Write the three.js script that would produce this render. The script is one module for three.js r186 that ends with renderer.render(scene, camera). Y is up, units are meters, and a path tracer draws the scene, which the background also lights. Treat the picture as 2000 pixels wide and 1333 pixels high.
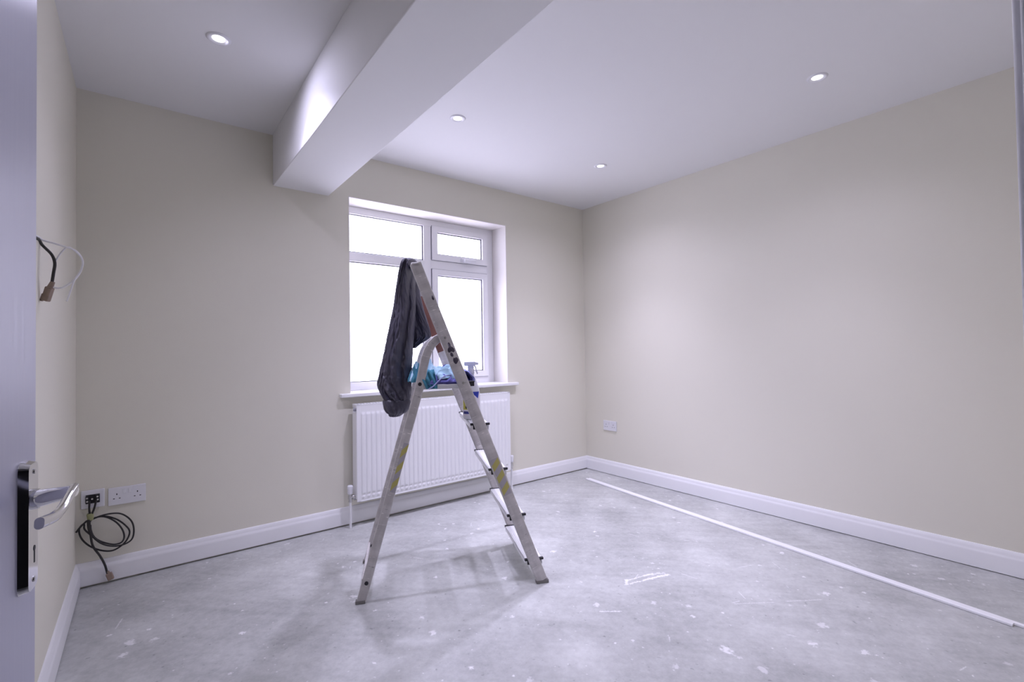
import * as THREE from 'three';
import { RoundedBoxGeometry } from 'three/addons/geometries/RoundedBoxGeometry.js';
import { mergeGeometries, toCreasedNormals } from 'three/addons/utils/BufferGeometryUtils.js';
import { ImprovedNoise } from 'three/addons/math/ImprovedNoise.js';

// ---------------------------------------------------------------- camera, sky, exposure
const scene = new THREE.Scene();
const camera = new THREE.PerspectiveCamera(71.4, 2000 / 1333, 0.02, 100);
camera.position.set(-3.2389, 1.1023, 3.0698);
camera.rotation.set(0.0187, -0.6601, -0.0152, 'YXZ');
camera.updateMatrixWorld();
scene.background = new THREE.Color().setRGB(0.78, 0.755, 1.0);   // even overcast sky
scene.backgroundIntensity = 7.8;
const renderer = new THREE.WebGLRenderer({ antialias: true });
renderer.toneMapping = THREE.LinearToneMapping;
renderer.toneMappingExposure = 0.96;
renderer.shadowMap.enabled = true;
const LAMP_COLOR = new THREE.Color().setRGB(0.75, 0.72, 1.0);
const LAMP_CD = 6.4, LAMP_SPILL_CD = 2.3;

// ---------------------------------------------------------------- helpers
let seed = 7;
const rnd = () => { seed = (seed * 1664525 + 1013904223) >>> 0; return seed / 4294967296; };
const noise = new ImprovedNoise();
const V = (x, y, z) => new THREE.Vector3(x, y, z);
const taken = {};
function numbered(name) {
  taken[name] = (taken[name] ?? -1) + 1;
  return taken[name] ? `${name}_${String(taken[name]).padStart(3, '0')}` : name;
}
function lit(o) { o.castShadow = true; o.receiveShadow = true; return o; }
function thing(name, label, category, pos = [0, 0, 0], turn = 0, group) {
  const o = new THREE.Group();
  o.name = numbered(name); o.position.set(...pos); o.rotation.y = turn;
  o.userData = { label, category };
  if (group) o.userData.group = group;
  scene.add(o);
  return o;
}
function part(name, geos, mat, parent, label) {
  const g = Array.isArray(geos) ? (geos.length > 1 ? mergeGeometries(geos.map(clean)) : geos[0]) : geos;
  const m = lit(new THREE.Mesh(g, mat));
  m.name = name;
  if (label) m.userData.label = label;
  parent.add(m);
  return m;
}
function clean(g) {                                     // same attributes on all, so that they merge
  const c = g.index ? g.toNonIndexed() : g.clone();
  for (const k of Object.keys(c.attributes)) if (!['position', 'normal', 'uv'].includes(k)) c.deleteAttribute(k);
  return c;
}
function struct(name, geos, mat, label) {
  const m = part(name, geos, mat, scene, label);
  m.userData.kind = 'structure';
  return m;
}
function structGroup(name, label, pos = [0, 0, 0], turn = 0) {
  const o = new THREE.Group();
  o.name = name; o.position.set(...pos); o.rotation.y = turn;
  o.userData = { kind: 'structure', label };
  scene.add(o);
  return o;
}
const span = (x0, x1, y0, y1, z0, z1) => {              // a box with uv in metres
  const g = new THREE.BoxGeometry(x1 - x0, y1 - y0, z1 - z0);
  g.translate((x0 + x1) / 2, (y0 + y1) / 2, (z0 + z1) / 2);
  const p = g.attributes.position, n = g.attributes.normal, uv = g.attributes.uv;
  for (let i = 0; i < p.count; i++) {
    if (Math.abs(n.getX(i)) > 0.5) uv.setXY(i, p.getZ(i), p.getY(i));
    else if (Math.abs(n.getY(i)) > 0.5) uv.setXY(i, p.getX(i), p.getZ(i));
    else uv.setXY(i, p.getX(i), p.getY(i));
  }
  return g;
};
const rbox = (x0, x1, y0, y1, z0, z1, r = 0.003, seg = 2) => {
  const g = new RoundedBoxGeometry(x1 - x0, y1 - y0, z1 - z0, seg, r);
  return g.translate((x0 + x1) / 2, (y0 + y1) / 2, (z0 + z1) / 2);
};
const cyl = (r0, r1, a, b, n = 20) => {                 // a cylinder from a to b
  const d = b.clone().sub(a), L = d.length();
  const g = new THREE.CylinderGeometry(r1, r0, L, n);
  g.translate(0, L / 2, 0);
  g.applyQuaternion(new THREE.Quaternion().setFromUnitVectors(V(0, 1, 0), d.normalize()));
  return g.translate(a.x, a.y, a.z);
};
const curve = (pts) => new THREE.CatmullRomCurve3(pts.map((p) => V(p[0], p[1], p[2] ?? 0)), false, 'centripetal');
const tube = (pts, r, seg = 60, n = 8) => new THREE.TubeGeometry(curve(pts), seg, r, n);
function lathe(profile, n = 32) { return new THREE.LatheGeometry(profile.map((p) => new THREE.Vector2(p[0], p[1])), n); }
// a rounded rectangular bar swept along a path that lies in the x-y plane: w across the path, t along z
function sweep(path, w, t, r = 0.004, zc = 0) {
  const ring = [];
  for (const [cx, cy, a0] of [[w / 2 - r, t / 2 - r, 0], [-w / 2 + r, t / 2 - r, 90], [-w / 2 + r, -t / 2 + r, 180], [w / 2 - r, -t / 2 + r, 270]])
    for (let k = 0; k <= 3; k++) { const a = (a0 + k * 30) * Math.PI / 180; ring.push([cx + r * Math.cos(a), cy + r * Math.sin(a)]); }
  const n = ring.length, pos = [], uv = [], idx = [];
  let len = 0;
  path.forEach((p, i) => {
    const q0 = path[Math.max(0, i - 1)], q1 = path[Math.min(path.length - 1, i + 1)];
    let tx = q1[0] - q0[0], ty = q1[1] - q0[1];
    const l = Math.hypot(tx, ty); tx /= l; ty /= l;
    if (i) len += Math.hypot(p[0] - q0[0], p[1] - q0[1]);
    ring.forEach(([a, b], k) => { pos.push(p[0] + ty * a, p[1] - tx * a, zc + b); uv.push(k / n * 2 * (w + t), len); });
  });
  for (let i = 0; i + 1 < path.length; i++) for (let k = 0; k < n; k++) {
    const a = i * n + k, b = i * n + (k + 1) % n, c = a + n, d = b + n;
    idx.push(a, c, b, b, c, d);
  }
  for (const i of [0, path.length - 1]) {               // end caps
    const c = pos.length / 3;
    pos.push(path[i][0], path[i][1], zc); uv.push(0, i ? len : 0);
    for (let k = 0; k < n; k++) { const a = i * n + k, b = i * n + (k + 1) % n; if (i) idx.push(c, b, a); else idx.push(c, a, b); }
  }
  const g = new THREE.BufferGeometry();
  g.setAttribute('position', new THREE.Float32BufferAttribute(pos, 3));
  g.setAttribute('uv', new THREE.Float32BufferAttribute(uv, 2));
  g.setIndex(idx); g.computeVertexNormals();
  return toCreasedNormals(g, 0.7);
}
// a profile (list of [out, up]) run along a wall from a to b, with out pointing along n
function profileRun(profile, a, b, n) {
  const pos = [], idx = [], m = profile.length;
  for (const p of [a, b]) for (const [o, y] of profile) pos.push(p[0] + n[0] * o, y, p[1] + n[1] * o);
  for (let k = 0; k < m; k++) { const k2 = (k + 1) % m; idx.push(k, k2, k + m, k2, k2 + m, k + m); }
  for (let k = 1; k + 1 < m; k++) { idx.push(0, k + 1, k); idx.push(m, m + k, m + k + 1); }
  const g = new THREE.BufferGeometry();
  g.setAttribute('position', new THREE.Float32BufferAttribute(pos, 3));
  g.setAttribute('uv', new THREE.Float32BufferAttribute(new Float32Array(pos.length / 3 * 2), 2));
  g.setIndex(idx); g.computeVertexNormals();
  return toCreasedNormals(g, 0.5);
}
// ---------------------------------------------------------------- textures
function canvas(w, h, draw) {
  const c = document.createElement('canvas'); c.width = w; c.height = h;
  draw(c.getContext('2d'), w, h);
  const t = new THREE.CanvasTexture(c); t.colorSpace = THREE.SRGBColorSpace;
  t.wrapS = t.wrapT = THREE.RepeatWrapping;
  return t;
}
function data(w, h, fn, srgb = false) {
  const a = new Uint8Array(w * h * 4);
  for (let y = 0; y < h; y++) for (let x = 0; x < w; x++) {
    const v = fn(x, y), i = (y * w + x) * 4;
    a[i] = v[0]; a[i + 1] = v[1]; a[i + 2] = v[2]; a[i + 3] = 255;
  }
  const t = new THREE.DataTexture(a, w, h); t.magFilter = THREE.LinearFilter; t.minFilter = THREE.LinearFilter;
  t.wrapS = t.wrapT = THREE.RepeatWrapping; if (srgb) t.colorSpace = THREE.SRGBColorSpace;
  t.needsUpdate = true; return t;
}
const grey = (v) => { const q = Math.max(0, Math.min(255, v)); return [q, q, q]; };
const fbm = (x, y, z, o = 4) => { let s = 0, a = 0.5; for (let i = 0; i < o; i++) { s += a * noise.noise(x, y, z + i * 7.3); x *= 2.03; y *= 2.03; a *= 0.5; } return s; };
const rollerBump = data(512, 512, (x, y) => grey(128 + 120 * fbm(x / 5, y / 5, 1, 2)));
rollerBump.repeat.set(2, 2);

// floor: bare concrete screed, trowel marks, scuffs and spattered white paint
const FX0 = -3.6, FX1 = 0.1, FZ0 = -0.3, FZ1 = 3.4, FN = 2048, FS = FN / (FX1 - FX0);
const floorMap = (() => {
  const a = new Float32Array(FN * FN * 3);
  for (let j = 0; j < FN; j++) for (let i = 0; i < FN; i++) {
    const x = i / FS, z = j / FS;
    let v = 0.475 + 0.17 * fbm(x * 1.1, z * 1.1, 3.1, 3) + 0.13 * fbm(x * 5, z * 5, 9.2, 4) + 0.10 * fbm(x * 45, z * 45, 5.5, 3) + 0.05 * fbm(x * 170, z * 170, 2.5, 2);
    v += 0.08 * fbm((x + z) * 1.5, (x - z) * 14, 22.7, 3);                   // trowel sweeps
    const pit = fbm(x * 60, z * 60, 31.4, 2);
    if (pit < -0.33) v -= (-0.33 - pit) * 0.9;
    const dust = fbm(x * 2.2 + 5, z * 2.2, 44.1, 4);
    if (dust > 0.1) v += (dust - 0.1) * 0.28;
    const o = (j * FN + i) * 3;
    a[o] = v * 0.985; a[o + 1] = v; a[o + 2] = v * 0.965;
  }
  const blot = (x, z, r, k = 0.75, sx = 1, sz = 1, turn = 0, sd = rnd() * 90) => {
    const R = r * Math.max(sx, sz) * 1.6, c = Math.cos(turn), s = Math.sin(turn);
    const i0 = Math.max(0, Math.floor((x - R - FX0) * FS)), i1 = Math.min(FN - 1, Math.ceil((x + R - FX0) * FS));
    const j0 = Math.max(0, Math.floor((z - R - FZ0) * FS)), j1 = Math.min(FN - 1, Math.ceil((z + R - FZ0) * FS));
    for (let j = j0; j <= j1; j++) for (let i = i0; i <= i1; i++) {
      const dx = i / FS + FX0 - x, dz = j / FS + FZ0 - z;
      const u = (c * dx + s * dz) / sx, w = (-s * dx + c * dz) / sz;
      const e = Math.hypot(u, w) / r + 1.5 * fbm(u / r * 1.3 + sd, w / r * 1.3, sd, 4);
      const m = Math.max(0, Math.min(1, (1.0 - e) * 2.2)) * k;
      if (m > 0) { const o = (j * FN + i) * 3; a[o] += (0.86 - a[o]) * m; a[o + 1] += (0.85 - a[o + 1]) * m; a[o + 2] += (0.85 - a[o + 2]) * m; }
    }
  };
  const streak = (x0, z0, x1, z1, w, k) => {
    const n = Math.ceil(Math.hypot(x1 - x0, z1 - z0) / (w * 0.7));
    for (let i = 0; i <= n; i++) { const t = i / n; blot(x0 + (x1 - x0) * t + (rnd() - 0.5) * w, z0 + (z1 - z0) * t + (rnd() - 0.5) * w, w * (0.6 + 0.7 * rnd()), k); }
  };
  streak(-1.44, 1.625, -1.225, 1.688, 0.006, 0.5); streak(-1.36, 1.645, -1.23, 1.684, 0.008, 0.4);                         // scraped bar of filler
  streak(-1.425, 1.598, -1.275, 1.632, 0.005, 0.45); streak(-1.33, 1.615, -1.235, 1.66, 0.008, 0.35);
  streak(-1.46, 1.620, -1.425, 1.590, 0.008, 0.6);
  for (const [x, z, r, k] of [[-1.564, 2.159, 0.026, 0.8], [-0.848, 2.232, 0.018, 0.7], [-2.346, 1.386, 0.017, 0.85], [-1.753, 0.366, 0.013, 0.8], [-1.76, 0.462, 0.013, 0.8],
    [-1.7, 1.652, 0.018, 0.6], [-1.408, 1.908, 0.014, 0.5], [-1.29, 2.336, 0.02, 0.7], [-1.131, 2.314, 0.02, 0.55], [-1.198, 2.475, 0.018, 0.7], [-1.788, 2.095, 0.015, 0.5],
    [-1.571, 2.288, 0.02, 0.5], [-0.213, 2.403, 0.015, 0.5], [-0.556, 1.922, 0.02, 0.7], [-3.299, 0.782, 0.016, 0.6], [-3.279, 0.7, 0.02, 0.6], [-3.209, 0.736, 0.015, 0.5],
    [-2.116, 0.985, 0.011, 0.9], [-1.863, 1.208, 0.014, 0.8], [-2.49, 0.907, 0.018, 0.7], [-2.429, 0.583, 0.014, 0.6], [-1.018, 0.69, 0.014, 0.6], [-1.477, 1.136, 0.016, 0.7], [-2.036, 1.493, 0.012, 0.6]])
    blot(x, z, r, k, 1, 0.75 + 0.5 * rnd(), rnd() * 3);
  streak(-1.731, 1.694, -1.66, 1.75, 0.004, 0.5); streak(-1.24, 2.02, -1.10, 2.12, 0.003, 0.3); streak(-1.05, 2.15, -0.92, 2.24, 0.003, 0.3);
 
  for (let i = 0; i < 380; i++) {                                            // fine spatter
    const x = -3.4 + rnd() * 3.35, z = 0.05 + rnd() * 3.0;
    if (i % 12 === 0) { const t = rnd() * 6.3, L = 0.02 + 0.06 * rnd(); streak(x, z, x + L * Math.cos(t), z + L * Math.sin(t), 0.0024, 0.35); }
    else blot(x, z, 0.003 + 0.010 * rnd() ** 2.5, 0.35 + 0.5 * rnd(), 1, 0.4 + rnd(), rnd() * 3);
  }
  for (let i = 0; i < 700; i++) blot(-3.4 + rnd() * 3.35, 0.05 + rnd() * 3.0, 0.0016 + 0.003 * rnd(), 0.3 + 0.4 * rnd());  // pin-head spots
  const out = new Uint8Array(FN * FN * 4);
  for (let i = 0; i < FN * FN; i++) {
    for (let c = 0; c < 3; c++) { const l = Math.max(0, a[i * 3 + c]); out[i * 4 + c] = Math.min(255, 255 * (l < 0.0031308 ? 12.92 * l : 1.055 * l ** (1 / 2.4) - 0.055)); }
    out[i * 4 + 3] = 255;
  }
  const t = new THREE.DataTexture(out, FN, FN); t.magFilter = THREE.LinearFilter; t.minFilter = THREE.LinearFilter; t.colorSpace = THREE.SRGBColorSpace; t.needsUpdate = true;
  return t;
})();

// ---------------------------------------------------------------- materials
const std = (o) => new THREE.MeshStandardMaterial(o);
const rgb = (r, g, b) => new THREE.Color().setRGB(r, g, b);
const M = {
  cream: std({ color: rgb(0.782, 0.756, 0.648), roughness: 0.75, bumpMap: rollerBump, bumpScale: 0.0003 }),
  hall: std({ color: rgb(0.10, 0.095, 0.10), roughness: 0.8 }),  // near-black colour stands for an unlit hall reflected in the chrome
  white: std({ color: rgb(0.82, 0.82, 0.82), roughness: 0.85 }),
  gloss: std({ color: rgb(0.87, 0.87, 0.88), roughness: 0.35 }),
  reveal: std({ color: rgb(0.84, 0.81, 0.78), roughness: 0.8 }),
  floor: std({ map: floorMap, roughness: 0.55 }),
  upvc: std({ color: rgb(0.89, 0.885, 0.90), roughness: 0.3 }),
  gasket: std({ color: rgb(0.16, 0.16, 0.19), roughness: 0.7 }),
  gap_shade_grey: std({ color: rgb(0.30, 0.30, 0.34), roughness: 0.7 }),  // grey of the shadow gaps round the sashes, also on the bleed valve
  glass: new THREE.MeshPhysicalMaterial({ color: 0xffffff, transmission: 1, thickness: 0, roughness: 0, ior: 1.5 }),
  radiator: std({ color: rgb(0.88, 0.88, 0.89), roughness: 0.35 }),
  chrome: std({ color: rgb(0.78, 0.78, 0.80), roughness: 0.08, metalness: 1 }),
  dullchrome: std({ color: rgb(0.62, 0.61, 0.60), roughness: 0.25, metalness: 1 }),
  brass: std({ color: rgb(0.60, 0.47, 0.25), roughness: 0.35, metalness: 1 }),
  plastic: std({ color: rgb(0.80, 0.80, 0.83), roughness: 0.35 }),
  black: std({ color: rgb(0.016, 0.016, 0.02), roughness: 0.55 }),
  cable: std({ color: rgb(0.022, 0.02, 0.02), roughness: 0.5 }),
  wire: std({ color: rgb(0.85, 0.85, 0.87), roughness: 0.45 }),
  tape: std({ color: rgb(0.30, 0.22, 0.17), roughness: 0.5 }),
  bagfilm: new THREE.MeshPhysicalMaterial({ color: rgb(0.058, 0.054, 0.084), roughness: 0.48, clearcoat: 0.25, clearcoatRoughness: 0.35, side: THREE.DoubleSide }),
};
const scuff = data(256, 1024, (x, y) => {
  const v = 0.80 + 0.16 * fbm(x / 60, y / 60, 2.2, 4) + 0.08 * fbm(x / 3, y / 90, 8.8, 2);
  const spot = fbm(x / 9, y / 9, 15.5, 3);
  const p = spot > 0.34 ? 0.15 : spot < -0.4 ? -0.25 : 0;
  return grey(255 * (v + p)).map((q, i) => Math.max(0, Math.min(255, q * [1, 0.985, 0.97][i])));
}, true);
scuff.repeat.set(4, 1.3);
M.alu = std({ color: rgb(0.88, 0.87, 0.88), map: scuff, metalness: 0.25, roughness: 0.42 });
M.tread = std({ color: rgb(0.88, 0.88, 0.89), metalness: 0.1, roughness: 0.4 });
M.foot = std({ color: rgb(0.20, 0.19, 0.18), roughness: 0.7 });
M.brown = std({ color: rgb(0.20, 0.085, 0.065), roughness: 0.6 });
const tapeMap = canvas(64, 256, (g, w, h) => {
  g.fillStyle = '#a7a2a8'; g.fillRect(0, 0, w, h);
  g.fillStyle = '#b3ab62';
  for (let k = -1; k < 4; k++) { g.beginPath(); g.moveTo(0, k * 85 + 40); g.lineTo(w, k * 85); g.lineTo(w, k * 85 + 42); g.lineTo(0, k * 85 + 82); g.fill(); }
});
M.hazard = std({ map: tapeMap, roughness: 0.55 });

// ---------------------------------------------------------------- the room
const W = 3.494, H = 2.4, FRONT = 3.04;
{
  const fg = span(FX0, FX1, -0.12, 0, FZ0, 4.6), p = fg.attributes.position, uv = fg.attributes.uv;
  for (let i = 0; i < p.count; i++) uv.setXY(i, (p.getX(i) - FX0) / (FX1 - FX0), (p.getZ(i) - FZ0) / (FZ1 - FZ0));
  floorMap.wrapS = floorMap.wrapT = THREE.MirroredRepeatWrapping;
  struct('floor', fg, M.floor, 'bare grey concrete floor spattered with white paint');
}
struct('ceiling', span(-3.6, 0.12, H, H + 0.12, -0.3, 4.6), M.white, 'plain white plastered ceiling');
struct('wall_left', span(-3.6, -W, 0, H, -0.3, 4.6), M.cream, 'cream painted left wall');
struct('wall_right', span(0, 0.12, 0, H, -0.3, FRONT + 0.1), M.cream, 'cream painted right wall');
const WX0 = -2.185, WX1 = -0.903, WY0 = 0.818, WY1 = 2.118, ZF = -0.185;
struct('wall_back', [span(-W, WX0, 0, H, -0.3, 0), span(WX1, 0, 0, H, -0.3, 0), span(WX0, WX1, 0, WY0, -0.3, 0), span(WX0, WX1, WY1, H, -0.3, 0)], M.cream, 'cream painted wall around the window');
const DX0 = -3.412, DX1 = -2.715, DH = 2.05;
struct('wall_front', [span(-W, DX0 - 0.001, 0, H, FRONT, FRONT + 0.1), span(DX1 + 0.02, 0, 0, H, FRONT, FRONT + 0.1), span(DX0 - 0.001, DX1 + 0.02, DH, H, FRONT, FRONT + 0.1)], M.cream, 'cream painted wall with the doorway');
struct('wall_hall', [span(-W, -2.1, 0, H, 4.5, 4.6), span(-2.2, -2.1, 0, H, FRONT + 0.1, 4.5), span(-W, -W + 0.01, 0, H, FRONT + 0.1, 4.5)], M.hall, 'hallway wall behind the doorway, coloured near black to look unlit');
struct('ceiling_beam', rbox(-2.632, -2.312, 2.096, H + 0.01, 0.0, FRONT, 0.004, 2), M.white, 'white boxed-in beam crossing the ceiling');
{
  const rv = [span(WX1 - 0.004, WX1, WY0 + 0.02, WY1, ZF, 0.0005), span(WX0, WX0 + 0.004, WY0 + 0.02, WY1, ZF, 0.0005), span(WX0, WX1, WY1 - 0.004, WY1, ZF, 0.0005)];
  struct('trim_1', rv, M.reveal, 'pale plastered window reveal');
}
const skirting = (gap) => [[0, gap], [0.018, gap], [0.018, 0.078], [0.0165, 0.086], [0.0125, 0.092], [0.0115, 0.100], [0.008, 0.110], [0.0045, 0.1155], [0, 0.1165]];
struct('baseboard_back', profileRun(skirting(0.010), [-W, 0], [0, 0], [0, 1]), M.gloss, 'white moulded skirting board under the window');
struct('baseboard_right', profileRun(skirting(0.004), [0, 0], [0, FRONT], [-1, 0]), M.gloss, 'white moulded skirting board along the right wall');
struct('baseboard_left', profileRun(skirting(0.006), [-W, FRONT - 0.02], [-W, 0], [1, 0]), M.gloss, 'white moulded skirting board along the left wall');
// door casing: lining and moulded architrave
{
  const arch = (x0, x1) => [rbox(x0, x1, 0, DH + 0.05, FRONT - 0.012, FRONT, 0.003), rbox(x0 + 0.008, x1 - 0.012, 0, DH + 0.042, FRONT - 0.017, FRONT - 0.008, 0.004)];
  const g = [...arch(DX1 - 0.006, DX1 + 0.06), span(DX1, DX1 + 0.02, 0, DH, FRONT - 0.001, FRONT + 0.1),
    rbox(DX0, DX1 + 0.06, DH - 0.006, DH + 0.06, FRONT - 0.012, FRONT, 0.003), span(DX0, DX1 + 0.02, DH - 0.02, DH, FRONT - 0.001, FRONT + 0.1),
    span(DX0 - 0.02, DX0, 0, DH, FRONT - 0.001, FRONT + 0.1)];
  struct('trim_2', g, M.gloss, 'white door frame at the right edge');
}

// ---------------------------------------------------------------- window
{
  const w = structGroup('window_1', 'white plastic casement window of four panes in a deep reveal');
  const D0 = ZF - 0.065, fz = ZF, x0 = WX0 + 0.004, x1 = WX1 - 0.004, y0 = 0.838, y1 = WY1 - 0.004;
  const bar = (a, b, c, d, za = D0, zb = fz) => rbox(a, b, c, d, za, zb, 0.005);
  const ring = (a, b, c, d, l, r, bo, to, za, zb) => {      // one mitred frame with bevelled edges
    const s = new THREE.Shape([[a, c], [b, c], [b, d], [a, d]].map((q) => new THREE.Vector2(...q)));
    s.holes.push(new THREE.Path([[a + l, c + bo], [a + l, d - to], [b - r, d - to], [b - r, c + bo]].map((q) => new THREE.Vector2(...q))));
    const e = Math.min(0.004, r * 0.05);
    return new THREE.ExtrudeGeometry(s, { depth: zb - za - 2 * e, bevelEnabled: true, bevelThickness: e, bevelSize: e, bevelOffset: -e, bevelSegments: 3 }).translate(0, 0, za + e);
  };
  const MX0 = -1.550, MX1 = -1.487, TY0 = 1.733, TY1 = 1.797;
  part('window_frame', ring(x0, x1, y0, y1, 0.058, 0.058, 0.056, 0.05, D0, fz), M.upvc, w);
  part('mullion', bar(MX0, MX1, y0 + 0.054, y1 - 0.048, D0 + 0.001, fz - 0.0008), M.upvc, w);
  part('transom', bar(x0 + 0.056, MX0 + 0.005, TY0, TY1, D0 + 0.002, fz - 0.0016), M.upvc, w);
  part('transom', bar(MX1 - 0.005, x1 - 0.056, TY0 + 0.004, TY1 + 0.012, D0 + 0.002, fz - 0.0016), M.upvc, w);
  const glaze = (a, b, c, d, z, parent) => {
    const p = part('pane', new THREE.BoxGeometry(b - a + 0.012, d - c + 0.012, 0.006).translate((a + b) / 2, (c + d) / 2, z), M.glass, parent);
    const g = 0.007;
    part('gasket', [span(a, a + g, c, d, z + 0.003, z + 0.009), span(b - g, b, c, d, z + 0.003, z + 0.009), span(a, b, c, c + g, z + 0.003, z + 0.009), span(a, b, d - g, d, z + 0.003, z + 0.009)], M.gasket, parent, 'dark rubber glazing gasket');
    return p;
  };
  glaze(x0 + 0.055, MX0, TY1, y1 - 0.048, ZF - 0.025, w);
  glaze(x0 + 0.055, MX0, y0 + 0.055, TY0, ZF - 0.025, w);
  const sash = (a, b, c, d) => {
    const z0 = ZF - 0.04, z1 = ZF + 0.014, s = 0.046;
    const m = part('sash', ring(a, b, c, d, s, s, s, s, z0, z1), M.upvc, w);
    part('gap_shade_grey', ring(a - 0.0035, b + 0.0035, c - 0.0035, d + 0.0035, 0.03, 0.03, 0.03, 0.03, ZF - 0.03, ZF + 0.0022), M.gap_shade_grey, m, 'grey ring standing for the shadow gap around the sash');  // grey ring added as the shadow line between sash and frame
    glaze(a + s, b - s, c + s, d - s, ZF - 0.012, m);
    return m;
  };
  const top = sash(-1.482, -0.972, 1.806, 2.070);
  const low = sash(-1.482, -0.972, 0.890, 1.735);
  const zf = ZF + 0.014;
  part('window_handle', [rbox(-1.235, -1.185, 1.812, 1.838, zf, zf + 0.016, 0.005), rbox(-1.215, -1.105, 1.806, 1.830, zf + 0.014, zf + 0.040, 0.007)], M.plastic, top, 'white lever handle');
  part('window_sill', [rbox(-2.255, -0.82, 0.814, 0.8385, 0.0005, 0.04, 0.006, 3), span(WX0, WX1, 0.8185, 0.8385, ZF - 0.06, 0.004)], M.gloss, w, 'white projecting window board');
}

// ---------------------------------------------------------------- radiator
{
  const X0 = -2.182, X1 = -0.966, Y0 = 0.160, Y1 = 0.772, ZP = 0.105;
  const t = thing('radiator', 'white ribbed panel radiator fixed to the wall under the window', 'radiator', [(X0 + X1) / 2, 0, 0]);
  const hw = (X1 - X0) / 2, N = 36, pitch = (X1 - X0 - 0.05) / N;
  const press = (z, dir) => {                            // pressed steel panel, a bump per channel
    const nx = N * 10 + 1, ys = [];
    for (let k = 0; k <= 40; k++) ys.push(k / 40);
    const g = new THREE.PlaneGeometry(1, 1, nx - 1, ys.length - 1), p = g.attributes.position;
    const up = ys.map((v) => { const y = v < 0.3 ? v / 0.3 * 0.12 : v < 0.7 ? 0.12 + (v - 0.3) / 0.4 * 0.76 : 0.88 + (v - 0.7) / 0.3 * 0.12; return Y1 - y * (Y1 - Y0); });
    for (let j = 0; j < ys.length; j++) for (let i = 0; i < nx; i++) {
      const x = -hw + 0.025 + i / (nx - 1) * (2 * hw - 0.05), y = up[j];
      const ph = (i / 10) % 1, c = Math.abs(ph - 0.5) * 2;
      const flute = Math.min(1, Math.max(0, (1 - c) * 2.2 - 0.15));
      const ends = Math.min(1, Math.max(0, (Math.min(y - Y0 - 0.042, Y1 - 0.052 - y)) / 0.012));
      let d = 0.0055 * (flute * flute * (3 - 2 * flute)) * ends;
      const bx = (ph - 0.5) * pitch, by = y - (Y0 + 0.03);
      d += 0.006 * Math.max(0, 1 - (bx * bx + by * by) / 0.00014);
      p.setXYZ(j * nx + i, x, y, z + dir * d);
    }
    if (dir < 0) { const ix = g.index.array; for (let k = 0; k < ix.length; k += 3) { const q = ix[k]; ix[k] = ix[k + 1]; ix[k + 1] = q; } }
    g.computeVertexNormals();
    return g;
  };
  const rim = (z0, z1) => [rbox(-hw, -hw + 0.026, Y0, Y1, z0, z1, 0.003), rbox(hw - 0.026, hw, Y0, Y1, z0, z1, 0.003), rbox(-hw, hw, Y0, Y0 + 0.008, z0, z1, 0.003), rbox(-hw, hw, Y1 - 0.008, Y1, z0, z1, 0.003), span(-hw + 0.01, hw - 0.01, Y0 + 0.004, Y1 - 0.004, z0 + 0.001, z0 + 0.003)];
  part('front_panel', [press(ZP, 1), ...rim(ZP - 0.008, ZP + 0.001)], M.radiator, t);
  part('back_panel', rim(0.035, 0.045), M.radiator, t);
  const slats = [span(-hw, hw, Y1 - 0.003, Y1, 0.033, 0.041), span(-hw, hw, Y1 - 0.003, Y1, ZP - 0.008, ZP - 0.001)];
  for (let k = 0; k <= 60; k++) { const x = -hw + 0.004 + k * (2 * hw - 0.012) / 60; slats.push(span(x, x + 0.006, Y1 - 0.003, Y1, 0.033, ZP - 0.001)); }
  part('top_grille', slats, M.radiator, t);
  for (const s of [-1, 1]) part('side_panel', [rbox(s * hw - 0.0015, s * hw + 0.0015, Y0 + 0.02, Y1 - 0.05, 0.034, ZP - 0.002, 0.001), rbox(s * hw - 0.0015, s * hw + 0.0015, Y1 - 0.02, Y1, 0.034, ZP - 0.002, 0.001)], M.radiator, t);
  part('bleed_valve', cyl(0.008, 0.008, V(-hw - 0.012, Y1 - 0.034, 0.085), V(-hw + 0.01, Y1 - 0.034, 0.085), 12), M.gap_shade_grey, t, 'dark bleed valve');
  for (const x of [-hw + 0.2, hw - 0.2]) part('bracket', rbox(x - 0.015, x + 0.015, Y0 + 0.05, Y1 - 0.05, 0.001, 0.036, 0.002), M.radiator, t);
  for (const s of [-1, 1]) {
    const x = s * (hw + 0.032), y = 0.192, z = 0.07;
    const v = part('valve', [cyl(0.011, 0.011, V(x, y - 0.03, z), V(x, y + 0.022, z)), cyl(0.013, 0.013, V(x, y - 0.012, z), V(x, y + 0.010, z), 6), cyl(0.010, 0.010, V(x, y, z), V(s * hw, y, z)), cyl(0.014, 0.014, V(x - s * 0.012, y, z), V(x - s * 0.024, y, z), 6)], M.dullchrome, t, 'chrome radiator valve');
    const cap = lathe([[0.0001, 0], [0.014, 0], [0.0165, 0.006], [0.0165, 0.03], [0.0175, 0.032], [0.0175, 0.048], [0.014, 0.054], [0.0001, 0.055]], 20).translate(x, y + 0.02, z);
    part('valve_cap', cap, M.plastic, v, 'white plastic valve cap');
    part('supply_pipe', cyl(0.0075, 0.0075, V(x, 0, z), V(x, y - 0.028, z), 14), s < 0 ? M.gloss : M.gloss, v, 'white painted pipe');
  }
}

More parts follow.
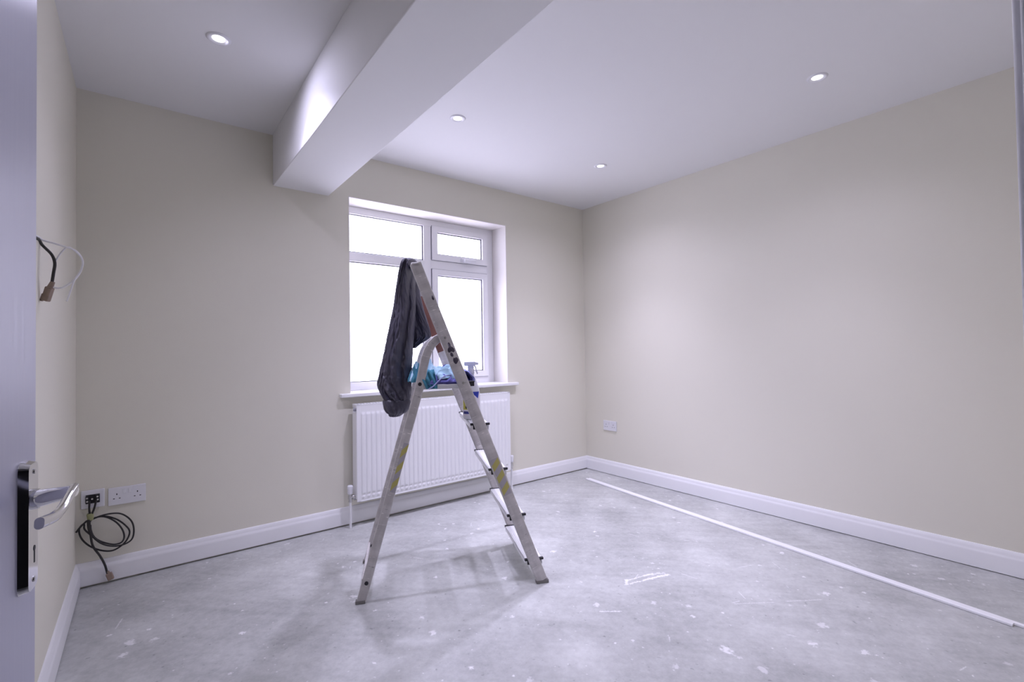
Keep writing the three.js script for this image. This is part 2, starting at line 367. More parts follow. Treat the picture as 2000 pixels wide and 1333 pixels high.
// ---------------------------------------------------------------- recessed downlights
{
  const bezel = lathe([[0.0235, 0.001], [0.0255, -0.0015], [0.031, -0.0045], [0.036, -0.006], [0.041, -0.005], [0.0445, -0.0015], [0.0448, 0.001]], 40);
  const lens = lathe([[0.0001, -0.0022], [0.015, -0.0020], [0.0238, -0.0008], [0.0238, 0.001]], 32);
  const glow = std({ color: 0xffffff, emissive: rgb(0.97, 0.95, 1), emissiveIntensity: 3.0, roughness: 0.4 });
  const spots = [
    [-2.994, 0.82, 0.70, [0.42, 0.12], 'round downlight in the ceiling left of the boxed beam, nearest the upper left'],
    [-1.852, 0.82, 0.82, [0.12, 0], 'round downlight in the ceiling just right of the boxed beam'],
    [-0.672, 0.82, 1.0, [-0.05, -0.05], 'smallest round downlight near the far right ceiling corner'],
    [-0.660, 2.19, 0.6, [-0.1, -0.1], 'round downlight nearest the top of the right wall'],
    [-1.852, 2.19, 0.5, [0.1, -0.1], 'round downlight in the ceiling directly above the front of the room, right of the beam'],
  ];
  for (const [x, z, power, aim, label] of spots) {
    const t = thing('ceiling_downlight', label, 'ceiling light', [x, H, z], 0, 'recessed ceiling downlights');
    part('trim_ring', bezel, M.plastic, t);
    part('lamp_lens', lens, glow, t, 'glowing white lamp face');
    for (const [cd, half] of [[LAMP_CD, 46], [LAMP_SPILL_CD, 76]]) {          // the reflector's beam and its softer spill
      const s = new THREE.SpotLight(LAMP_COLOR, cd * power, 0, THREE.MathUtils.degToRad(half), 1, 2);
      s.position.set(0, -0.009, 0); s.target.position.set(aim[0], -1, aim[1]);
      s.castShadow = true; s.shadow.radius = 1.2; s.name = 'downlight_beam';
      t.add(s); t.add(s.target);
    }
  }
}

// ---------------------------------------------------------------- open door at the left
{
  const a = 5 * Math.PI / 180;
  // local x: from hinge to lock edge; local z: out of the visible face
  const d = structGroup('door_1', 'white painted door standing open at the left edge', [-3.3385, 0, 2.2841], Math.PI / 2 - a);
  const L = 0.742, T = 0.035;
  const g = new RoundedBoxGeometry(L, 1.975, T, 3, 0.003).translate(-L / 2, 0.994, -T / 2);
  const uv = g.attributes.uv, p = g.attributes.position;
  for (let i = 0; i < p.count; i++) uv.setXY(i, p.getX(i) / 0.5, p.getY(i) / 2);
  const grain = data(256, 512, (x, y) => grey(128 + 90 * fbm(x / 4, y / 70, 61.5, 3)));
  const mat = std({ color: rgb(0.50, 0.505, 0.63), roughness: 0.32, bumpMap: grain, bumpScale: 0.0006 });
  part('door_leaf', g, mat, d);
  // chrome lever on a thick rounded lock plate
  const h = new THREE.Group(); h.name = 'door_handle'; h.userData.label = 'polished chrome lever handle on long lock plate'; d.add(h);
  const px = -0.0505, pw = 0.0195, y0 = 0.848, y1 = 0.989, c = 0.011;
  const sh = new THREE.Shape();
  sh.moveTo(px - pw, y0 + c); sh.quadraticCurveTo(px - pw + 0.001, y0 + 0.001, px - pw + c, y0); sh.lineTo(px + pw - c, y0); sh.quadraticCurveTo(px + pw - 0.001, y0 + 0.001, px + pw, y0 + c);
  sh.lineTo(px + pw, y1 - c); sh.quadraticCurveTo(px + pw - 0.001, y1 - 0.001, px + pw - c, y1); sh.lineTo(px - pw + c, y1); sh.quadraticCurveTo(px - pw + 0.001, y1 - 0.001, px - pw, y1 - c);
  part('lock_plate', new THREE.ExtrudeGeometry(sh, { depth: 0.001, bevelEnabled: true, bevelThickness: 0.008, bevelSize: 0.0027, bevelOffset: -0.0027, bevelSegments: 1, curveSegments: 8 }), M.chrome, h);
  const ys = 0.948, F = 0.009;
  part('spindle_collar', cyl(0.0112, 0.0105, V(px - 0.004, ys, F - 0.001), V(px - 0.004, ys, F + 0.006), 28), M.chrome, h);
  const neck = cyl(0.0098, 0.0066, V(px - 0.004, ys, F + 0.004), V(px - 0.026, ys + 0.008, 0.046), 24);
  const grip = sweep([[px - 0.018, ys + 0.010], [px - 0.030, ys + 0.009], [px - 0.050, ys + 0.006], [px - 0.072, ys + 0.002], [px - 0.092, ys + 0.001], [px - 0.112, ys + 0.003], [px - 0.134, ys + 0.007], [px - 0.152, ys + 0.010]], 0.0100, 0.0066, 0.0030, 0.046);
  part('lever', [neck, grip], M.chrome, h);
  part('keyhole', [cyl(0.0030, 0.0030, V(px + 0.004, 0.893, F - 0.001), V(px + 0.004, 0.893, F + 0.0004), 14), rbox(px + 0.0025, px + 0.0055, 0.877, 0.893, F - 0.001, F + 0.0004, 0.0005)], M.black, h, 'dark keyhole slot');
  for (const y of [y0 + 0.012, y1 - 0.012]) part('screw', cyl(0.0034, 0.0028, V(px + 0.002, y, F - 0.001), V(px + 0.002, y, F + 0.001), 12), M.dullchrome, h);
}

// ---------------------------------------------------------------- sockets and wall plates
function doubleSocket(label, pos, turn) {
  const t = thing('double_socket', label, 'socket', pos, turn);
  part('face_plate', rbox(-0.073, 0.073, -0.043, 0.043, 0, 0.009, 0.003), M.plastic, t);
  for (const s of [-1, 1]) {
    const x = s * 0.04;
    for (const [a, b, w, h] of [[0, 0.010, 0.004, 0.008], [-0.011, -0.011, 0.0065, 0.004], [0.011, -0.011, 0.0065, 0.004]])
      part('pin_hole', rbox(x + a - w / 2, x + a + w / 2, b - h / 2, b + h / 2, 0.0084, 0.0093, 0.0003, 1), M.black, t, 'dark socket pin hole');
    part('switch', rbox(s * 0.011 - 0.006, s * 0.011 + 0.006, 0.010, 0.032, 0.008, 0.012, 0.0015), M.plastic, t);
  }
  for (const s of [-1, 1]) part('screw', cyl(0.003, 0.003, V(s * 0.060, 0.0, 0.0088), V(s * 0.060, 0.0, 0.0096), 12), M.plastic, t);
  return t;
}
doubleSocket('white double socket on the wall left of the window, right of the cable plate', [-3.303, 0.410, 0], 0);
doubleSocket('white double socket low on the right wall beside the corner', [0, 0.423, 0.287], -Math.PI / 2);
{
  const t = thing('cable_plate', 'square white wall plate with black cable terminals in the left corner', 'wall plate', [-3.432, 0.415, 0]);
  part('face_plate', rbox(-0.043, 0.043, -0.043, 0.043, 0, 0.009, 0.003), M.plastic, t);
  part('terminal_block', [rbox(-0.026, 0.026, -0.020, 0.022, 0.006, 0.013, 0.002), rbox(-0.026, -0.012, -0.012, 0.018, 0.012, 0.024, 0.002), rbox(0.010, 0.026, -0.010, 0.022, 0.012, 0.024, 0.002)], M.black, t, 'black terminal block');
  for (const [x, y] of [[-0.020, 0.010], [0.018, 0.012], [-0.001, 0.004], [-0.019, -0.006], [0.019, -0.002]]) part('terminal_screw', cyl(0.004, 0.004, V(x, y, 0.012), V(x, y, 0.0265), 12), M.dullchrome, t, 'metal terminal screw');
}
{ // coil of black coaxial cable hanging from that plate
  const t = thing('cable_coil', 'looped black coaxial cable hanging from the wall plate in the left corner', 'cable', [-3.425, 0, 0]);
  const z = 0.028;
  for (const c of [[[-0.017, 0.412, 0.026], [-0.018, 0.390, 0.032], [-0.018, 0.370, 0.03], [-0.016, 0.340, 0.03], [-0.018, 0.318, 0.03]], [[0.006, 0.412, 0.026], [0.003, 0.390, 0.034], [-0.002, 0.369, 0.033], [-0.010, 0.345, 0.036], [-0.014, 0.318, 0.036]]]) part('lead', tube(c, 0.0042, 30), M.cable, t);
  const coil = [[-0.018, 0.318, z], [-0.007, 0.326, z], [0.031, 0.327, z], [0.074, 0.296, z], [0.104, 0.246, z], [0.110, 0.206, z], [0.100, 0.186, z], [0.074, 0.183, z], [0.025, 0.209, z], [-0.001, 0.240, z + 0.006], [-0.013, 0.283, z + 0.008], [-0.014, 0.318, z + 0.006],
    [0.010, 0.331, z + 0.007], [0.061, 0.337, z + 0.008], [0.100, 0.327, z + 0.008], [0.138, 0.284, z + 0.008], [0.148, 0.231, z + 0.007], [0.138, 0.190, z + 0.005], [0.107, 0.175, z + 0.007], [0.061, 0.181, z + 0.008], [0.025, 0.204, z + 0.010], [-0.010, 0.251, z + 0.014], [-0.035, 0.288, z + 0.012], [-0.036, 0.310, z + 0.010],
    [-0.046, 0.304, z + 0.004], [-0.054, 0.285, z], [-0.048, 0.246, z - 0.002], [-0.020, 0.201, z - 0.003], [0.025, 0.166, z - 0.002], [0.067, 0.155, z], [0.104, 0.173, z], [0.124, 0.198, z - 0.004], [0.131, 0.231, z - 0.006], [0.114, 0.265, z - 0.006], [0.074, 0.307, z - 0.006], [0.025, 0.329, z - 0.004], [-0.014, 0.321, z]];
  part('loops', tube(coil, 0.0037, 360), M.cable, t);
  part('bundle', [tube([[-0.020, 0.326, z + 0.008], [-0.018, 0.290, z + 0.012], [-0.009, 0.248, z + 0.013]], 0.007, 20, 10)], M.cable, t);
  part('tail', tube([[-0.014, 0.300, z + 0.012], [-0.012, 0.253, z + 0.017], [-0.004, 0.201, z + 0.018], [0.022, 0.144, z + 0.014], [0.039, 0.097, z + 0.012], [0.048, 0.054, z + 0.010]], 0.0046, 60), M.cable, t);
  part('tail_end', tube([[-0.026, 0.322, z + 0.006], [-0.048, 0.300, z + 0.010], [-0.064, 0.277, z + 0.012]], 0.0042, 20), M.cable, t);
  part('cable_tie', [lathe([[0.010, -0.016], [0.0125, -0.012], [0.013, 0.012], [0.011, 0.017]], 18).scale(1, 1, 0.8).rotateZ(0.12).translate(-0.014, 0.337, z + 0.004)], std({ color: rgb(0.33, 0.34, 0.16), roughness: 0.5 }), t, 'yellow-green tape binding');
  const plug = part('connector', [rbox(-0.0125, 0.0125, -0.017, 0.017, -0.009, 0.009, 0.004), cyl(0.0065, 0.0055, V(0, 0.014, 0), V(0, 0.028, 0), 12)], M.tape, t, 'brown taped cable end');
  plug.position.set(0.0575, 0.037, z + 0.010); plug.rotation.z = 0.3;
}
{ // cable ends coming out of the left wall beside the door
  const t = thing('hanging_cable', 'short black cable with brown taped end and thin white wire loop on the left wall', 'cable', [-3.46, 1.46, 1.02], -0.6601);
  const z = 0;
  part('black_lead', tube([[0.022, -0.002, 0.092], [-0.002, 0.001, 0.052], [-0.018, 0.003, 0.030], [-0.031, -0.008, 0.006], [-0.007, -0.038, z], [0.002, -0.064, z], [-0.002, -0.096, z], [-0.006, -0.122, z]], 0.0042, 60, 10), M.cable, t);
  const end = part('taped_end', [rbox(-0.0105, 0.0105, -0.030, 0.016, -0.008, 0.008, 0.004), cyl(0.0085, 0.006, V(0, 0.012, 0), V(0.003, 0.034, 0), 12), rbox(0.003, 0.0125, -0.016, 0.010, 0.003, 0.010, 0.003), rbox(-0.012, -0.002, -0.033, -0.008, 0.002, 0.009, 0.003)], M.tape, t, 'brown taped cable end');
  end.position.set(-0.0175, -0.154, z); end.rotation.z = -0.32;
  part('white_wire', [tube([[0.024, 0.006, 0.092], [-0.001, 0.008, 0.052], [-0.020, 0.011, 0.027], [-0.026, 0.007, 0.010], [0.000, -0.002, z - 0.004], [0.040, -0.015, z - 0.002], [0.069, -0.027, z], [0.089, -0.058, z], [0.083, -0.090, z], [0.062, -0.119, z], [0.026, -0.141, z], [0.000, -0.141, z - 0.002], [-0.014, -0.135, z - 0.006]], 0.0027, 90),
    tube([[0.073, -0.030, z + 0.004], [0.040, -0.013, z - 0.004], [0.011, -0.028, z - 0.012], [-0.011, -0.060, z - 0.014], [-0.018, -0.096, z - 0.013], [-0.016, -0.130, z - 0.008]], 0.0023, 50),
    tube([[0.070, -0.028, z + 0.003], [0.092, -0.055, z + 0.004], [0.088, -0.088, z + 0.004], [0.069, -0.116, z + 0.004], [0.054, -0.151, z + 0.002], [0.040, -0.184, z]], 0.0023, 50)], M.wire, t, 'thin white wire');
}

// ---------------------------------------------------------------- white trim strips on the floor
{
  const strip = (label, x0, z0, x1, z1, w, hgt) => {
    const L = Math.hypot(x1 - x0, z1 - z0), turn = Math.atan2(x1 - x0, z1 - z0);
    const t = thing('trim_strip', label, 'trim strip', [x0, 0.0015, z0], turn, 'loose white trim strips on the floor');
    const sh = new THREE.Shape();
    sh.moveTo(-w / 2, 0); sh.lineTo(w / 2, 0); sh.lineTo(w / 2, hgt - 0.0012); sh.lineTo(w / 2 - 0.0012, hgt); sh.lineTo(-w / 2 + 0.0012, hgt); sh.lineTo(-w / 2, hgt - 0.0012); sh.closePath();
    part('moulding', new THREE.ExtrudeGeometry(sh, { depth: L, bevelEnabled: false, curveSegments: 5 }), M.gloss, t);
  };
  strip('long white trim strip on the floor, the nearer of the touching pair', -0.2870, 0.262, -0.5738, 2.780, 0.021, 0.0090);
  strip('long white trim strip on the floor, the one of the touching pair closer to the right wall', -0.2665, 0.275, -0.5735, 2.960, 0.020, 0.0085);
}

// ---------------------------------------------------------------- the platform stepladder
const LP = [-2.4902, 0, 0.9965], LT = -0.43063;          // local x: rear foot to front foot; local -z: across to the far side
{
  const t = thing('stepladder', 'scuffed paint-marked aluminium platform stepladder standing open in front of the radiator', 'ladder', LP, LT);
  const WID = 0.43, stile = (y) => 0.826 - 0.3835 * y;
  const straight = (x0, y0, x1, y1, n = 6) => Array.from({ length: n + 1 }, (_, k) => [x0 + (x1 - x0) * k / n, y0 + (y1 - y0) * k / n]);
  const legPath = [...straight(0.004, 0.012, 0.262, 0.93, 8), [0.274, 0.985], [0.283, 1.03], [0.292, 1.068], [0.304, 1.103], [0.321, 1.133], [0.342, 1.154], [0.366, 1.166]];
  const stilePath = straight(stile(0.014), 0.014, stile(1.498), 1.498, 10);
  for (const far of [0, 1]) {
    const zl = far ? -WID + 0.008 : -0.008, zs = far ? -WID - 0.016 : 0.016;
    const leg = part('rear_leg', sweep(legPath, 0.040, 0.019, 0.004, zl), M.alu, t);
    part('rubber_foot', rbox(-0.0215, 0.0205, 0, 0.016, zl - 0.0108, zl + 0.0108, 0.003), M.foot, leg, 'dark rubber foot');
    for (const [bx, by] of [[0.026, 0.088], [0.266, 0.953]]) part('bolt', cyl(0.0085, 0.0085, V(bx, by, zl - 0.0105), V(bx, by, zl + 0.0115), 14), M.black, leg, 'dark bolt head');
    const st = part('front_stile', sweep(stilePath, 0.052, 0.024, 0.004, zs), M.alu, t);
    part('rubber_foot', rbox(stile(0) - 0.034, stile(0) + 0.027, 0, 0.016, zs - 0.013, zs + 0.013, 0.003), M.foot, st, 'dark rubber foot');
    for (const ry of [1.162, 0.955]) part('rivet', cyl(0.0065, 0.0055, V(stile(ry), ry, zs - 0.0135), V(stile(ry), ry, zs + 0.014), 12), M.dullchrome, st);
    // worn yellow striped tape wrapped on the near side
    const band = (x0, y0, x1, y1, w, zf) => {
      const g = sweep([[x0, y0], [x1, y1]], w, 0.0012, 0.0005, zf), p = g.attributes.position, uv = g.attributes.uv;
      const tx = (x1 - x0), ty = (y1 - y0), l = Math.hypot(tx, ty);
      for (let i = 0; i < p.count; i++) { const dx = p.getX(i) - x0, dy = p.getY(i) - y0; uv.setXY(i, ((dx * ty - dy * tx) / l) / w + 0.5, (dx * tx + dy * ty) / l / l); }
      return g;
    };
    if (!far) {
      part('hazard_tape', band(0.140, 0.475, 0.204, 0.69, 0.024, zl + 0.0098), M.hazard, leg, 'worn yellow and grey striped tape');
      part('hazard_tape', band(stile(0.43), 0.43, stile(0.60), 0.60, 0.040, zs + 0.0124), M.hazard, st, 'worn yellow and grey striped tape');
      const smudge = (x, y, s, a) => { const g = new THREE.SphereGeometry(s, 16, 10), p = g.attributes.position; for (let i = 0; i < p.count; i++) { const k = 1 + 1.6 * noise.noise(p.getX(i) * 60 + x * 40, p.getY(i) * 60, 3); p.setXYZ(i, p.getX(i) * k, p.getY(i) * k * 1.8, p.getZ(i) * 0.05); } return g.rotateZ(a).translate(x, y, zs + 0.012); };
      part('paint_mark', [smudge(stile(1.115) + 0.004, 1.115, 0.012, 0.35), smudge(stile(1.06) + 0.004, 1.065, 0.009, 0.35), smudge(stile(1.09), 1.088, 0.006, 0.35), smudge(stile(1.345) + 0.016, 1.345, 0.006, 0.35)], std({ color: rgb(0.05, 0.04, 0.06), roughness: 0.6 }), st, 'dark paint smudge');
    } else {
      const zi = zs + 0.0122, g = sweep(straight(stile(1.10), 1.10, stile(1.40), 1.40, 4), 0.046, 0.0012, 0.0005, zi);
      part('paint_mark', g, M.brown, st, 'brown paint smear');
    }
  }
  for (let k = 0; k < 4; k++) {
    const y = [0.112, 0.327, 0.548, 0.762][k], x = stile(y) + 0.004, hw = 0.043;
    const ribs = [rbox(x - hw, x + hw, y - 0.006, y, -WID, 0, 0.0015), rbox(x + hw - 0.004, x + hw, y - 0.032, y, -WID, 0, 0.0015), rbox(x - hw, x - hw + 0.004, y - 0.022, y, -WID, 0, 0.0015)];
    for (let r = 0; r < 7; r++) { const rx = x - hw + 0.008 + r * 0.0105; ribs.push(span(rx, rx + 0.004, y - 0.0005, y + 0.0012, -WID, 0)); }
    const tr = part('tread', ribs, M.tread, t);
    for (const z of [0.006, -WID - 0.006]) part('end_cap', [rbox(x - hw - 0.002, x + hw + 0.003, y - 0.007, y + 0.003, z - 0.007, z + 0.007, 0.002), rbox(x - hw * 0.75, x + hw * 0.75, y - 0.026, y, z - 0.004, z + 0.004, 0.002)], M.black, tr, 'black plastic end cap');
  }
  const pl = [rbox(0.262, 0.494, 0.945, 0.957, -WID + 0.004, -0.004, 0.003), rbox(0.262, 0.270, 0.928, 0.957, -WID + 0.004, -0.004, 0.002), rbox(0.486, 0.494, 0.928, 0.957, -WID + 0.004, -0.004, 0.002), rbox(0.268, 0.488, 0.926, 0.955, -0.026, -0.020, 0.001), rbox(0.268, 0.488, 0.926, 0.955, -WID + 0.020, -WID + 0.026, 0.001)];
  const pf = part('platform', pl, M.tread, t);
  for (const z of [0.004, -WID - 0.004]) part('end_cap', rbox(0.484, 0.512, 0.938, 0.962, z - 0.018, z + 0.018, 0.003), M.black, pf, 'black plastic end cap');
  part('top_rail', [rbox(stile(1.49) - 0.024, stile(1.49) + 0.024, 1.478, 1.504, -WID - 0.028, 0.028, 0.009, 3)], M.alu, t);
  for (const [x, y] of [[0.024, 0.09]]) part('rear_brace', rbox(x - 0.018, x - 0.006, y - 0.018, y + 0.018, -WID + 0.0, 0.0, 0.002), M.alu, t);
}

// ---------------------------------------------------------------- black bin bag slung over the top of the ladder
{
  const cx = -2.2704, cz = 0.8774;
  const t = thing('bin_bag', 'crumpled black plastic bag draped over the top of the stepladder', 'bag', [cx, 0, cz], -0.6601);
  // rows: height, left, right, half depth, depth offset
  const loft = (rows, nU, nV, ripple, sd, tail) => {
    const pos = [], uv = [], idx = [];
    const at = (v) => {
      const f = v * (rows.length - 1), i = Math.min(rows.length - 2, Math.floor(f)), k = f - i;
      const p0 = rows[Math.max(0, i - 1)], p1 = rows[i], p2 = rows[i + 1], p3 = rows[Math.min(rows.length - 1, i + 2)];
      return p1.map((_, c) => 0.5 * (2 * p1[c] + (p2[c] - p0[c]) * k + (2 * p0[c] - 5 * p1[c] + 4 * p2[c] - p3[c]) * k * k + (3 * p1[c] - p0[c] - 3 * p2[c] + p3[c]) * k ** 3));
    };
    for (let j = 0; j <= nV; j++) {
      const v = j / nV, [y, l, r, d, zo] = at(v), c = (l + r) / 2, hw = Math.max(0.002, (r - l) / 2);
      for (let i = 0; i <= nU; i++) {
        const a = i / nU * Math.PI * 2, ca = Math.cos(a), sa = Math.sin(a);
        const drift = a + 0.5 * Math.sin(v * 5 + sd);
        const fold = Math.abs(Math.sin(drift * 2.5 + sd)) ** 0.8 * 0.6 + Math.abs(Math.sin(drift * 4 + 1.3 + sd + v * 2)) * 0.3;
        const cr = fbm(ca * 2.2 + sd, y * 11 + ca, sa * 2.2, 4), cr2 = Math.abs(noise.noise(ca * 4 + y * 10, y * 22 - sa * 3, sd + sa * 4));
        const cr3 = Math.abs(noise.noise(a * 3 + y * 30, y * 55 - a * 4, sd)) - 0.2;
        const amp = ripple * Math.min(1, v * 5 + 0.25);
        const k = 1 - amp * (1 - fold) * (0.35 + 0.65 * Math.abs(sa)) + 0.16 * cr * Math.abs(sa);
        const deep = tail ? tail(v) : 0;
        pos.push(c + hw * ca * (1 + 0.06 * cr - 0.10 * cr2 * Math.abs(ca)), y + deep * 0.006 * Math.sin(a * 9), zo + d * sa * k + 0.022 * (cr2 - 0.2) * sa * (0.2 + 1.1 * v) + 0.007 * cr3 * sa * (0.3 + v));
        uv.push(i / nU, v);
      }
    }
    for (let j = 0; j < nV; j++) for (let i = 0; i < nU; i++) { const a = j * (nU + 1) + i, b = a + 1, c2 = a + nU + 1, d2 = c2 + 1; idx.push(a, b, c2, b, d2, c2); }
    const g = new THREE.BufferGeometry();
    g.setAttribute('position', new THREE.Float32BufferAttribute(pos, 3));
    g.setAttribute('uv', new THREE.Float32BufferAttribute(uv, 2));
    g.setIndex(idx); g.computeVertexNormals();
    return g;
  };
  const main = [[1.545, 0.090, 0.112, 0.01, 0.06], [1.540, 0.076, 0.124, 0.07, 0.06], [1.522, 0.064, 0.128, 0.12, 0.06], [1.48, 0.049, 0.120, 0.12, 0.05], [1.42, 0.028, 0.113, 0.10, 0.03], [1.32, 0.003, 0.112, 0.07, 0.01], [1.20, -0.021, 0.104, 0.075, 0.015], [1.08, -0.048, 0.094, 0.08, 0.015],
    [1.00, -0.067, 0.090, 0.08, 0.015], [0.945, -0.078, 0.088, 0.078, 0.015], [0.905, -0.066, 0.086, 0.072, 0.015], [0.875, -0.052, 0.082, 0.064, 0.015], [0.862, -0.040, 0.074, 0.050, 0.015]];
  part('sack', loft(main, 140, 170, 0.42, 1.7), M.bagfilm, t);
  const pouch = [[0.878, -0.040, 0.070, 0.045, 0.015], [0.868, -0.051, 0.081, 0.062, 0.015], [0.850, -0.051, 0.083, 0.066, 0.015], [0.826, -0.046, 0.077, 0.064, 0.015], [0.808, -0.036, 0.064, 0.058, 0.015], [0.803, -0.027, 0.052, 0.050, 0.015], [0.791, -0.022, 0.034, 0.036, 0.015], [0.787, -0.008, 0.020, 0.018, 0.015], [0.789, 0.002, 0.006, 0.003, 0.015]];
  part('tied_end', loft(pouch, 90, 50, 0.25, 4.1), M.bagfilm, t);
  const flap = [[1.49, 0.085, 0.125, 0.03, -0.035], [1.42, 0.075, 0.121, 0.035, -0.04], [1.35, 0.072, 0.132, 0.035, -0.045], [1.28, 0.074, 0.150, 0.032, -0.05], [1.215, 0.078, 0.168, 0.028, -0.055], [1.178, 0.080, 0.174, 0.024, -0.055], [1.160, 0.080, 0.158, 0.020, -0.055], [1.138, 0.080, 0.122, 0.016, -0.055], [1.118, 0.082, 0.096, 0.008, -0.055]];
  part('loose_flap', loft(flap, 80, 80, 0.5, 2.9), M.bagfilm, t);
}

// ---------------------------------------------------------------- cloths heaped on the platform
// a heap of folded cloth over an ellipse: sharp-crested folds that lean over one another, edges lying on the platform
function heap(cx, cz, rx, rz, base, high, sd, turn, nFold) {
  const nR = 60, nA = 120, pos = [], uv = [], idx = [], c = Math.cos(turn), s = Math.sin(turn);
  for (let j = 0; j <= nR; j++) for (let i = 0; i <= nA; i++) {
    const r = j / nR, a = i / nA * Math.PI * 2;
    const rim = 1 + 0.22 * noise.noise(Math.cos(a) * 1.6 + sd, Math.sin(a) * 1.6, sd) + 0.05 * Math.sin(a * 7 + sd);
    const u = r * Math.cos(a) * rim, v = r * Math.sin(a) * rim;
    const w = c * u + s * v + 0.45 * noise.noise(u * 1.5 + sd, v * 1.5, 4) , w2 = -s * u + c * v + 0.4 * noise.noise(u * 2, v * 2 + sd, 9);
    const f1 = 1 - Math.abs(Math.sin(w * nFold + sd)), f2 = 1 - Math.abs(Math.sin(w2 * nFold * 0.7 + w * 1.5 + 2 * sd));
    const env = Math.max(0, 1 - r * r) ** 0.55;
    const lump = 0.62 + 0.55 * noise.noise(u * 1.4 + 3 * sd, v * 1.4, sd + 2);
    const y = env * high * (lump + 0.42 * f1 ** 1.4 + 0.2 * f2 ** 1.4 - 0.2) + 0.004 * f1 * (1 - env);
    const lean = 0.16 * env * f1 * Math.sin(w * 4 + sd);
    pos.push(cx + (u + lean * c) * rx, base + Math.max(0.001, y), cz + (v + lean * s) * rz); uv.push(u, v);
  }
  for (let j = 0; j < nR; j++) for (let i = 0; i < nA; i++) { const a = j * (nA + 1) + i, b = a + 1, d = a + nA + 1, e = d + 1; idx.push(a, b, d, b, e, d); }
  const g = new THREE.BufferGeometry();
  g.setAttribute('position', new THREE.Float32BufferAttribute(pos, 3)); g.setAttribute('uv', new THREE.Float32BufferAttribute(uv, 2));
  g.setIndex(idx); g.computeVertexNormals();
  return g;
}
// a tongue of cloth hanging over an edge: a path in x-y with folds along z
function tongue(path, z0, z1, sd, amp) {
  const cv = curve(path), nU = 50, nV = 36, pos = [], uv = [], idx = [];
  for (let j = 0; j <= nU; j++) {
    const t = j / nU, q = cv.getPoint(t), d = cv.getTangent(t), nx = -d.y, ny = d.x;
    for (let i = 0; i <= nV; i++) {
      const v = i / nV, k = amp * (Math.abs(Math.sin(v * 9 + sd + t * 2)) - 0.5 + 0.6 * noise.noise(v * 4 + sd, t * 4, sd)) * Math.min(1, t * 4 + 0.2);
      const narrow = 1 - 0.35 * t * t * Math.sin(sd + 1);
      pos.push(q.x + nx * k, q.y + ny * k, (z0 + z1) / 2 + (v - 0.5) * (z1 - z0) * narrow + 0.012 * Math.sin(t * 3 + sd)); uv.push(v, t);
    }
  }
  for (let j = 0; j < nU; j++) for (let i = 0; i < nV; i++) { const a = j * (nV + 1) + i, b = a + 1, d = a + nV + 1, e = d + 1; idx.push(a, b, d, b, e, d); }
  const g = new THREE.BufferGeometry();
  g.setAttribute('position', new THREE.Float32BufferAttribute(pos, 3)); g.setAttribute('uv', new THREE.Float32BufferAttribute(uv, 2));
  g.setIndex(idx); g.computeVertexNormals();
  return g;
}
// a tongue that hangs over the near edge of the platform: path in z-y, folds along x
const sideTongue = (path, x0, x1, sd, amp) => tongue(path, -x1, -x0, sd, amp).rotateY(-Math.PI / 2);
{
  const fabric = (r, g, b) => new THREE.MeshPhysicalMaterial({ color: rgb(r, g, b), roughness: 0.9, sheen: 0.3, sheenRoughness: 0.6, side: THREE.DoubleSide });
  const a = thing('cloth', 'crumpled pale turquoise cloth heaped on the ladder platform', 'cloth', LP, LT, 'cloths on the ladder platform');
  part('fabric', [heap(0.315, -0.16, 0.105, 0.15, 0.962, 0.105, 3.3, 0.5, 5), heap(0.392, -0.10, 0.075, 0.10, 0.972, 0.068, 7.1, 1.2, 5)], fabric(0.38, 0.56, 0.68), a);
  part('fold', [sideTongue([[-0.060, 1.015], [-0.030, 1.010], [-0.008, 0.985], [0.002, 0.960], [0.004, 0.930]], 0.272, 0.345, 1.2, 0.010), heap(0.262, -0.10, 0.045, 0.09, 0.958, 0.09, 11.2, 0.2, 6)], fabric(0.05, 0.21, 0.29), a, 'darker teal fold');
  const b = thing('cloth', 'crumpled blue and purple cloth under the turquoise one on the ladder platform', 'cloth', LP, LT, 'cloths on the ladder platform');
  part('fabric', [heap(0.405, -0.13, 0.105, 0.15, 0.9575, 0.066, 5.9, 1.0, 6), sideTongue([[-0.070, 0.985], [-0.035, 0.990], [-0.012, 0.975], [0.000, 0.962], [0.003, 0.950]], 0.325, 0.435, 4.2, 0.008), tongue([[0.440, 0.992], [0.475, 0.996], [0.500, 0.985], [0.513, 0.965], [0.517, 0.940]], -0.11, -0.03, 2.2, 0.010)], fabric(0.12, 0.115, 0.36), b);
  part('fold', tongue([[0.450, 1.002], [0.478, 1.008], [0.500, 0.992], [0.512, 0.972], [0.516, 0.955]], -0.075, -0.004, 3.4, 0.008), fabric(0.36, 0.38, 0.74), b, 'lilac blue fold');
  part('hem', tube([[0.305, 0.930, 0.010], [0.325, 0.942, 0.012], [0.350, 0.966, 0.010], [0.375, 0.985, 0.002], [0.41, 0.990, -0.012]], 0.0026, 40, 8), fabric(0.36, 0.36, 0.62), b, 'lilac stitched hem');
}

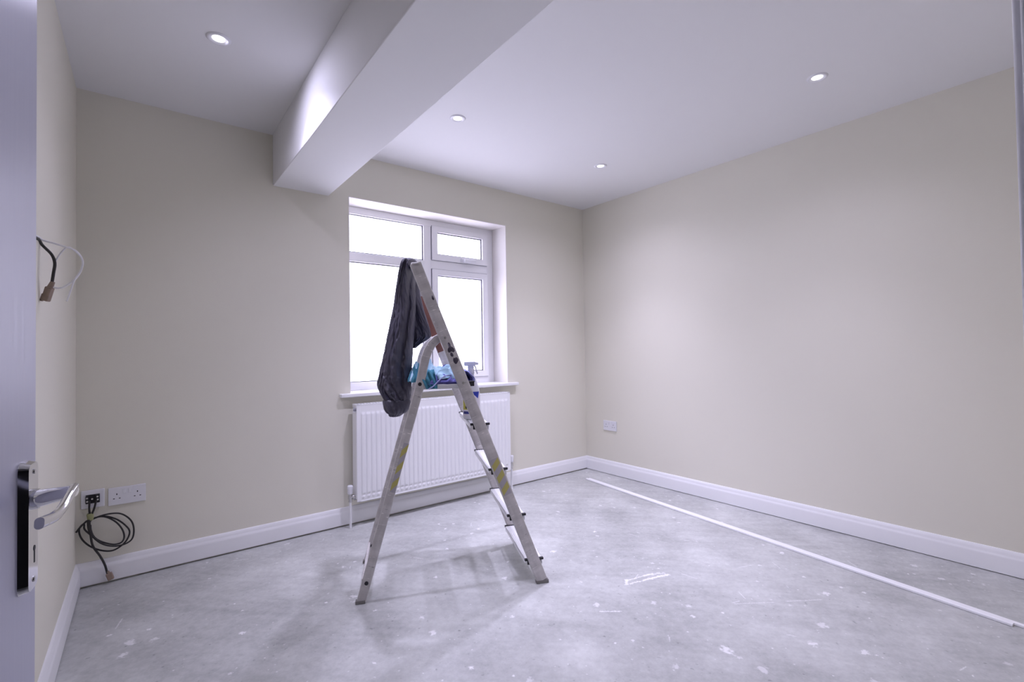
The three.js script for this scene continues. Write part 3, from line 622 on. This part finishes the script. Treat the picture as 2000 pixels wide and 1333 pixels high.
// ---------------------------------------------------------------- spray bottle on the top tread
{
  const s = 0.522, off = 0.150, c = Math.cos(LT), sn = Math.sin(LT);
  const px = LP[0] + c * s + sn * -off, pz = LP[2] - sn * s + c * -off;
  const t = thing('spray_bottle', 'white trigger spray bottle with yellow label standing on the ladder tread', 'bottle', [px, 0.764, pz], -0.62);
  const body = lathe([[0.0001, 0], [0.036, 0.0], [0.041, 0.004], [0.042, 0.02], [0.042, 0.10], [0.0405, 0.125], [0.036, 0.155], [0.028, 0.182], [0.019, 0.202], [0.0145, 0.215], [0.0135, 0.228]], 40).scale(1.03, 1, 0.72);
  part('bottle', body, std({ color: rgb(0.80, 0.81, 0.86), roughness: 0.3 }), t);
  const lab = canvas(256, 256, (g) => {
    g.fillStyle = '#e6e2ea'; g.fillRect(0, 0, 256, 256);
    g.fillStyle = '#d6cf62'; g.fillRect(10, 70, 110, 120);
    g.fillStyle = '#2c3fb0'; g.beginPath(); g.moveTo(120, 10); g.lineTo(236, 10); g.lineTo(215, 80); g.fill();
    g.fillStyle = '#3a3f8e'; g.fillRect(20, 206, 180, 26);
    g.fillStyle = '#1a1a1a'; g.beginPath(); g.ellipse(70, 160, 14, 22, 0.4, 0, 7); g.fill(); g.fillRect(56, 90, 20, 26);
  });
  const lg = new THREE.CylinderGeometry(0.0425, 0.0425, 0.125, 32, 1, true, -1.25, 2.5).scale(1.03, 1, 0.73).translate(0, 0.078, 0);
  part('label', lg, std({ map: lab, roughness: 0.4, side: THREE.DoubleSide }), t, 'yellow and blue printed label');
  part('collar', lathe([[0.0001, 0.224], [0.0165, 0.224], [0.0165, 0.244], [0.013, 0.250], [0.0001, 0.250]], 24), M.plastic, t);
  part('spray_head', [rbox(-0.034, 0.024, 0.262, 0.284, -0.012, 0.012, 0.006, 3), rbox(-0.016, 0.014, 0.246, 0.268, -0.011, 0.011, 0.005, 3), cyl(0.008, 0.007, V(0.022, 0.274, 0), V(0.037, 0.273, 0), 14)], std({ color: rgb(0.72, 0.74, 0.82), roughness: 0.35 }), t);
  part('trigger', sweep([[0.016, 0.266], [0.024, 0.252], [0.026, 0.238], [0.032, 0.222]], 0.007, 0.012, 0.003), M.plastic, t);
}

renderer.render(scene, camera);
